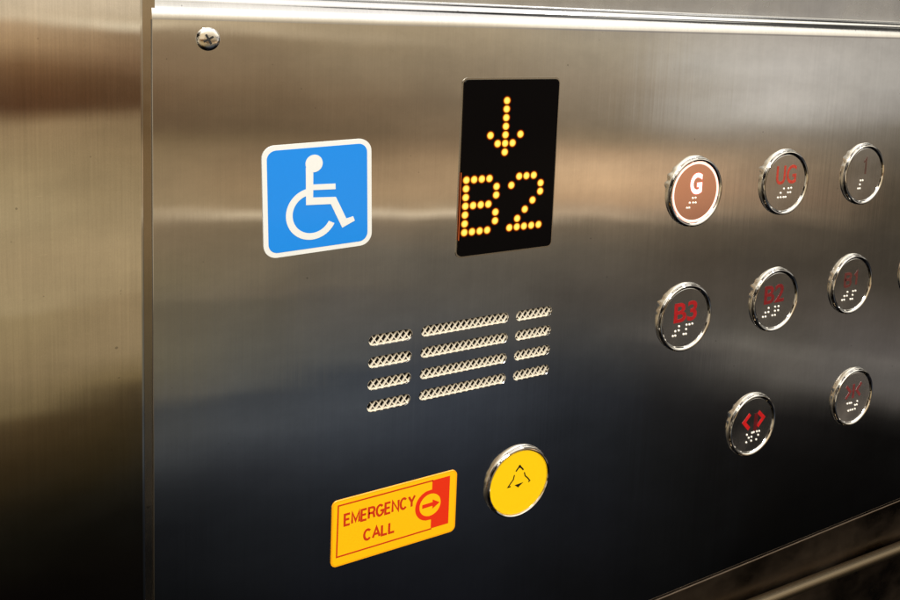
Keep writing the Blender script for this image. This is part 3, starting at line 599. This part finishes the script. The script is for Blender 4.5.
 (56.42, [(-44, [0.00048, 0.00048, 0.00048]), (-32.47, [0.0008, 0.0008, 0.0008]), (-24.2, [0.0049, 0.0044, 0.004]), (-23.13, [0.0172, 0.0154, 0.0137]), (-22.37, [0.0858, 0.0766, 0.0679]), (-21.82, [0.1232, 0.1117, 0.1009]), (-20.94, [0.1354, 0.1232, 0.1117]), (-20.05, [0.1618, 0.145, 0.1292]), (-19.6, [0.1232, 0.109, 0.0983]), (-17.79, [0.1062, 0.0907, 0.0766]), (-16.07, [0.0679, 0.056, 0.0422]), (-13.17, [0.0679, 0.056, 0.0407]), (-11.4, [0.0858, 0.0679, 0.0455]), (-9.62, [0.1062, 0.0858, 0.0598]), (-7.83, [0.1618, 0.1354, 0.1009]), (-6.52, [0.2146, 0.1833, 0.1417]), (-5.74, [0.3693, 0.3366, 0.2907]), (-4.25, [0.505, 0.472, 0.4219]), (-1.27, [0.4916, 0.4591, 0.4098]), (1, [0.3807, 0.3366, 0.2859]), (4, [0.3473, 0.3157, 0.2859]), (8, [1.0274, 0.9189, 0.7394]), (15, [1.3243, 1.2205, 1.0072]), (30, [1.8, 1.7, 1.5]), (55, [1.2, 1.15, 1.1]), (75, [1.1002, 1.0274, 0.8999])]),
 (80, [(-40, (0.002, 0.002, 0.002)), (-24, (0.01, 0.01, 0.01)), (-18, (0.06, 0.055, 0.05)), (-8, (0.03, 0.028, 0.024)), (4, (0.2, 0.19, 0.17)), (10, (0.03, 0.03, 0.03)), (30, (0.05, 0.05, 0.05)), (38, (0.6, 0.58, 0.52)), (48, (0.6, 0.58, 0.52)), (55, (0.08, 0.08, 0.08)), (75, (0.3, 0.3, 0.3))]),
 (110, [(-40, (0.004, 0.003, 0.003)), (-20, (0.03, 0.025, 0.02)), (-8, (0.1, 0.08, 0.06)), (5, (0.2, 0.17, 0.13)), (12, (0.06, 0.05, 0.04)), (30, (0.12, 0.1, 0.08)), (38, (1.0, 0.93, 0.8)), (50, (0.9, 0.84, 0.72)), (56, (0.2, 0.17, 0.14)), (75, (0.5, 0.45, 0.4))])]
w = bpy.data.worlds.new('World'); sc.world = w; w.use_nodes = True
nt = w.node_tree; L = nt.links.new
bg = nt.nodes['Background']
tc_ = node(nt, 'ShaderNodeTexCoord')
sp = node(nt, 'ShaderNodeSeparateXYZ'); L(tc_.outputs['Generated'], sp.inputs[0])
def mth(op, a, b=None, c=None):
    n = node(nt, 'ShaderNodeMath', operation=op)
    for i, v in enumerate((a, b, c)):
        if v is None: continue
        if isinstance(v, (int, float)): n.inputs[i].default_value = v
        else: L(v, n.inputs[i])
    return n.outputs[0]
nzv = node(nt, 'ShaderNodeTexNoise', Scale=3.2, Detail=2.0); L(tc_.outputs['Generated'], nzv.inputs['Vector'])
el = mth('MULTIPLY', mth('ARCSINE', sp.outputs[2]), 180/PI)
el = mth('ADD', el, mth('MULTIPLY', mth('SUBTRACT', nzv.outputs['Fac'], .5), 1.2))
az = mth('MULTIPLY', mth('ARCTAN2', sp.outputs[0], mth('MULTIPLY', sp.outputs[1], -1)), 180/PI)
fac = mth('DIVIDE', mth('ADD', el, 45.0), 120.0)      # ramp covers elevation -45..75
def ramp(stops):
    cr = node(nt, 'ShaderNodeValToRGB'); L(fac, cr.inputs['Fac'])
    e = cr.color_ramp.elements
    while len(e) > 1: e.remove(e[-1])
    for i, (v, c) in enumerate(stops):
        x = e[0] if i == 0 else e.new((v+45)/120)
        x.position = (v+45)/120; x.color = (c[0], c[1], c[2], 1)
    return cr.outputs['Color']
cur = None; prev_a = None
for a, stops in COLS:
    if len(stops) > 30:
        k = len(stops)//2
        lo_, hi_ = ramp(stops[:k+1]), ramp(stops[k:])
        mx = node(nt, 'ShaderNodeMix', data_type='RGBA')
        L(mth('GREATER_THAN', fac, (stops[k][0]+45)/120), mx.inputs['Factor']); L(lo_, mx.inputs[6]); L(hi_, mx.inputs[7]); this = mx.outputs[2]
    else: this = ramp(stops)
    if cur is None: cur = this
    else:
        mr = node(nt, 'ShaderNodeMapRange', interpolation_type='SMOOTHSTEP')
        L(az, mr.inputs['Value']); mr.inputs['From Min'].default_value = prev_a; mr.inputs['From Max'].default_value = a
        mx = node(nt, 'ShaderNodeMix', data_type='RGBA')
        L(mr.outputs['Result'], mx.inputs['Factor']); L(cur, mx.inputs[6]); L(this, mx.inputs[7])
        cur = mx.outputs[2]
    prev_a = a
mpw = node(nt, 'ShaderNodeMapping'); mpw.inputs['Scale'].default_value = (2.2, 2.2, 16); L(tc_.outputs['Generated'], mpw.inputs['Vector'])
nw = node(nt, 'ShaderNodeTexNoise', Scale=1.0, Detail=4.0, Roughness=.6); L(mpw.outputs['Vector'], nw.inputs['Vector'])
mw = node(nt, 'ShaderNodeMapRange'); mw.inputs['From Min'].default_value = .3; mw.inputs['From Max'].default_value = .7; mw.inputs['To Min'].default_value = .92; mw.inputs['To Max'].default_value = 1.08
L(nw.outputs['Fac'], mw.inputs['Value'])
np_ = node(nt, 'ShaderNodeTexNoise', Scale=3.4, Detail=1.5); L(tc_.outputs['Generated'], np_.inputs['Vector'])
mp_ = node(nt, 'ShaderNodeMapRange', interpolation_type='SMOOTHSTEP'); L(np_.outputs['Fac'], mp_.inputs['Value'])
mp_.inputs['From Min'].default_value = .44; mp_.inputs['From Max'].default_value = .54; mp_.inputs['To Min'].default_value = .12; mp_.inputs['To Max'].default_value = 1.5
side = mth('MAXIMUM', mth('GREATER_THAN', az, 66.0), mth('LESS_THAN', az, -20.0))  # side zones get added dark patches for the chrome to mirror
fm = mth('ADD', mth('MULTIPLY', side, mth('SUBTRACT', mp_.outputs['Result'], 1.0)), 1.0)
fm = mth('MULTIPLY', fm, mw.outputs['Result'])
vs_ = node(nt, 'ShaderNodeVectorMath', operation='SCALE'); L(cur, vs_.inputs[0]); L(fm, vs_.inputs['Scale']); cur = vs_.outputs[0]
L(cur, bg.inputs['Color']); bg.inputs['Strength'].default_value = 1.0

# ------------------------------------------------------------------ lamps (ceiling light of the lift car, added spots for the chrome)
def area(name, loc, target, size, sizey, power, color):
    l = bpy.data.lights.new(name, 'AREA'); l.shape = 'RECTANGLE'; l.size = size; l.size_y = sizey; l.energy = power; l.color = color
    o = bpy.data.objects.new(name, l); col.objects.link(o); o.location = loc
    o.rotation_euler = (Vector(target)-Vector(loc)).to_track_quat('-Z', 'Y').to_euler(); return o
area('ceiling_lamp', (-.55, -.75, 1.15), (-.05, 0, -.1), .45, .3, 22, (1, .97, .92))
area('glint_spot', (-.32, -1.05, .72), (0, 0, -.08), .07, .07, 4, (1, .93, .82))  # unseen spot added to brighten the haze at the button rims
area('glint_spot', (.9, -.9, 1.2), (.1, 0, -.1), .12, .12, 2.5, (.93, .97, 1))  # another unseen spot, added for highlights on the chrome

# ------------------------------------------------------------------ camera
Mx = [[0.858999, 0.511409, 0.024136], [-0.510007, 0.850609, 0.127897], [0.044877, -0.122173, 0.991494]]
Cc = [-322.31, -329.46, 57.73]
cam = bpy.data.cameras.new('camera'); co_ = bpy.data.objects.new('camera', cam); col.objects.link(co_)
R_ = Matrix(((Mx[0][0], Mx[0][2], -Mx[0][1]), (Mx[1][0], Mx[1][2], -Mx[1][1]), (Mx[2][0], Mx[2][2], -Mx[2][1])))
co_.matrix_world = Matrix.Translation(Vector(Cc)*S) @ R_.to_4x4()
cam.sensor_width = 36; cam.lens = 870.41/900*36; cam.shift_x = -48.11/900; cam.shift_y = -191.84/900
cam.clip_start = .01; cam.clip_end = 50
sc.camera = co_
sc.view_settings.view_transform = 'Standard'; sc.view_settings.look = 'None'; sc.view_settings.exposure = 0; sc.view_settings.gamma = 1
sc.render.engine = 'CYCLES'; sc.cycles.use_denoising = True; sc.cycles.max_bounces = 8
sc.cycles.sample_clamp_indirect = 12.0
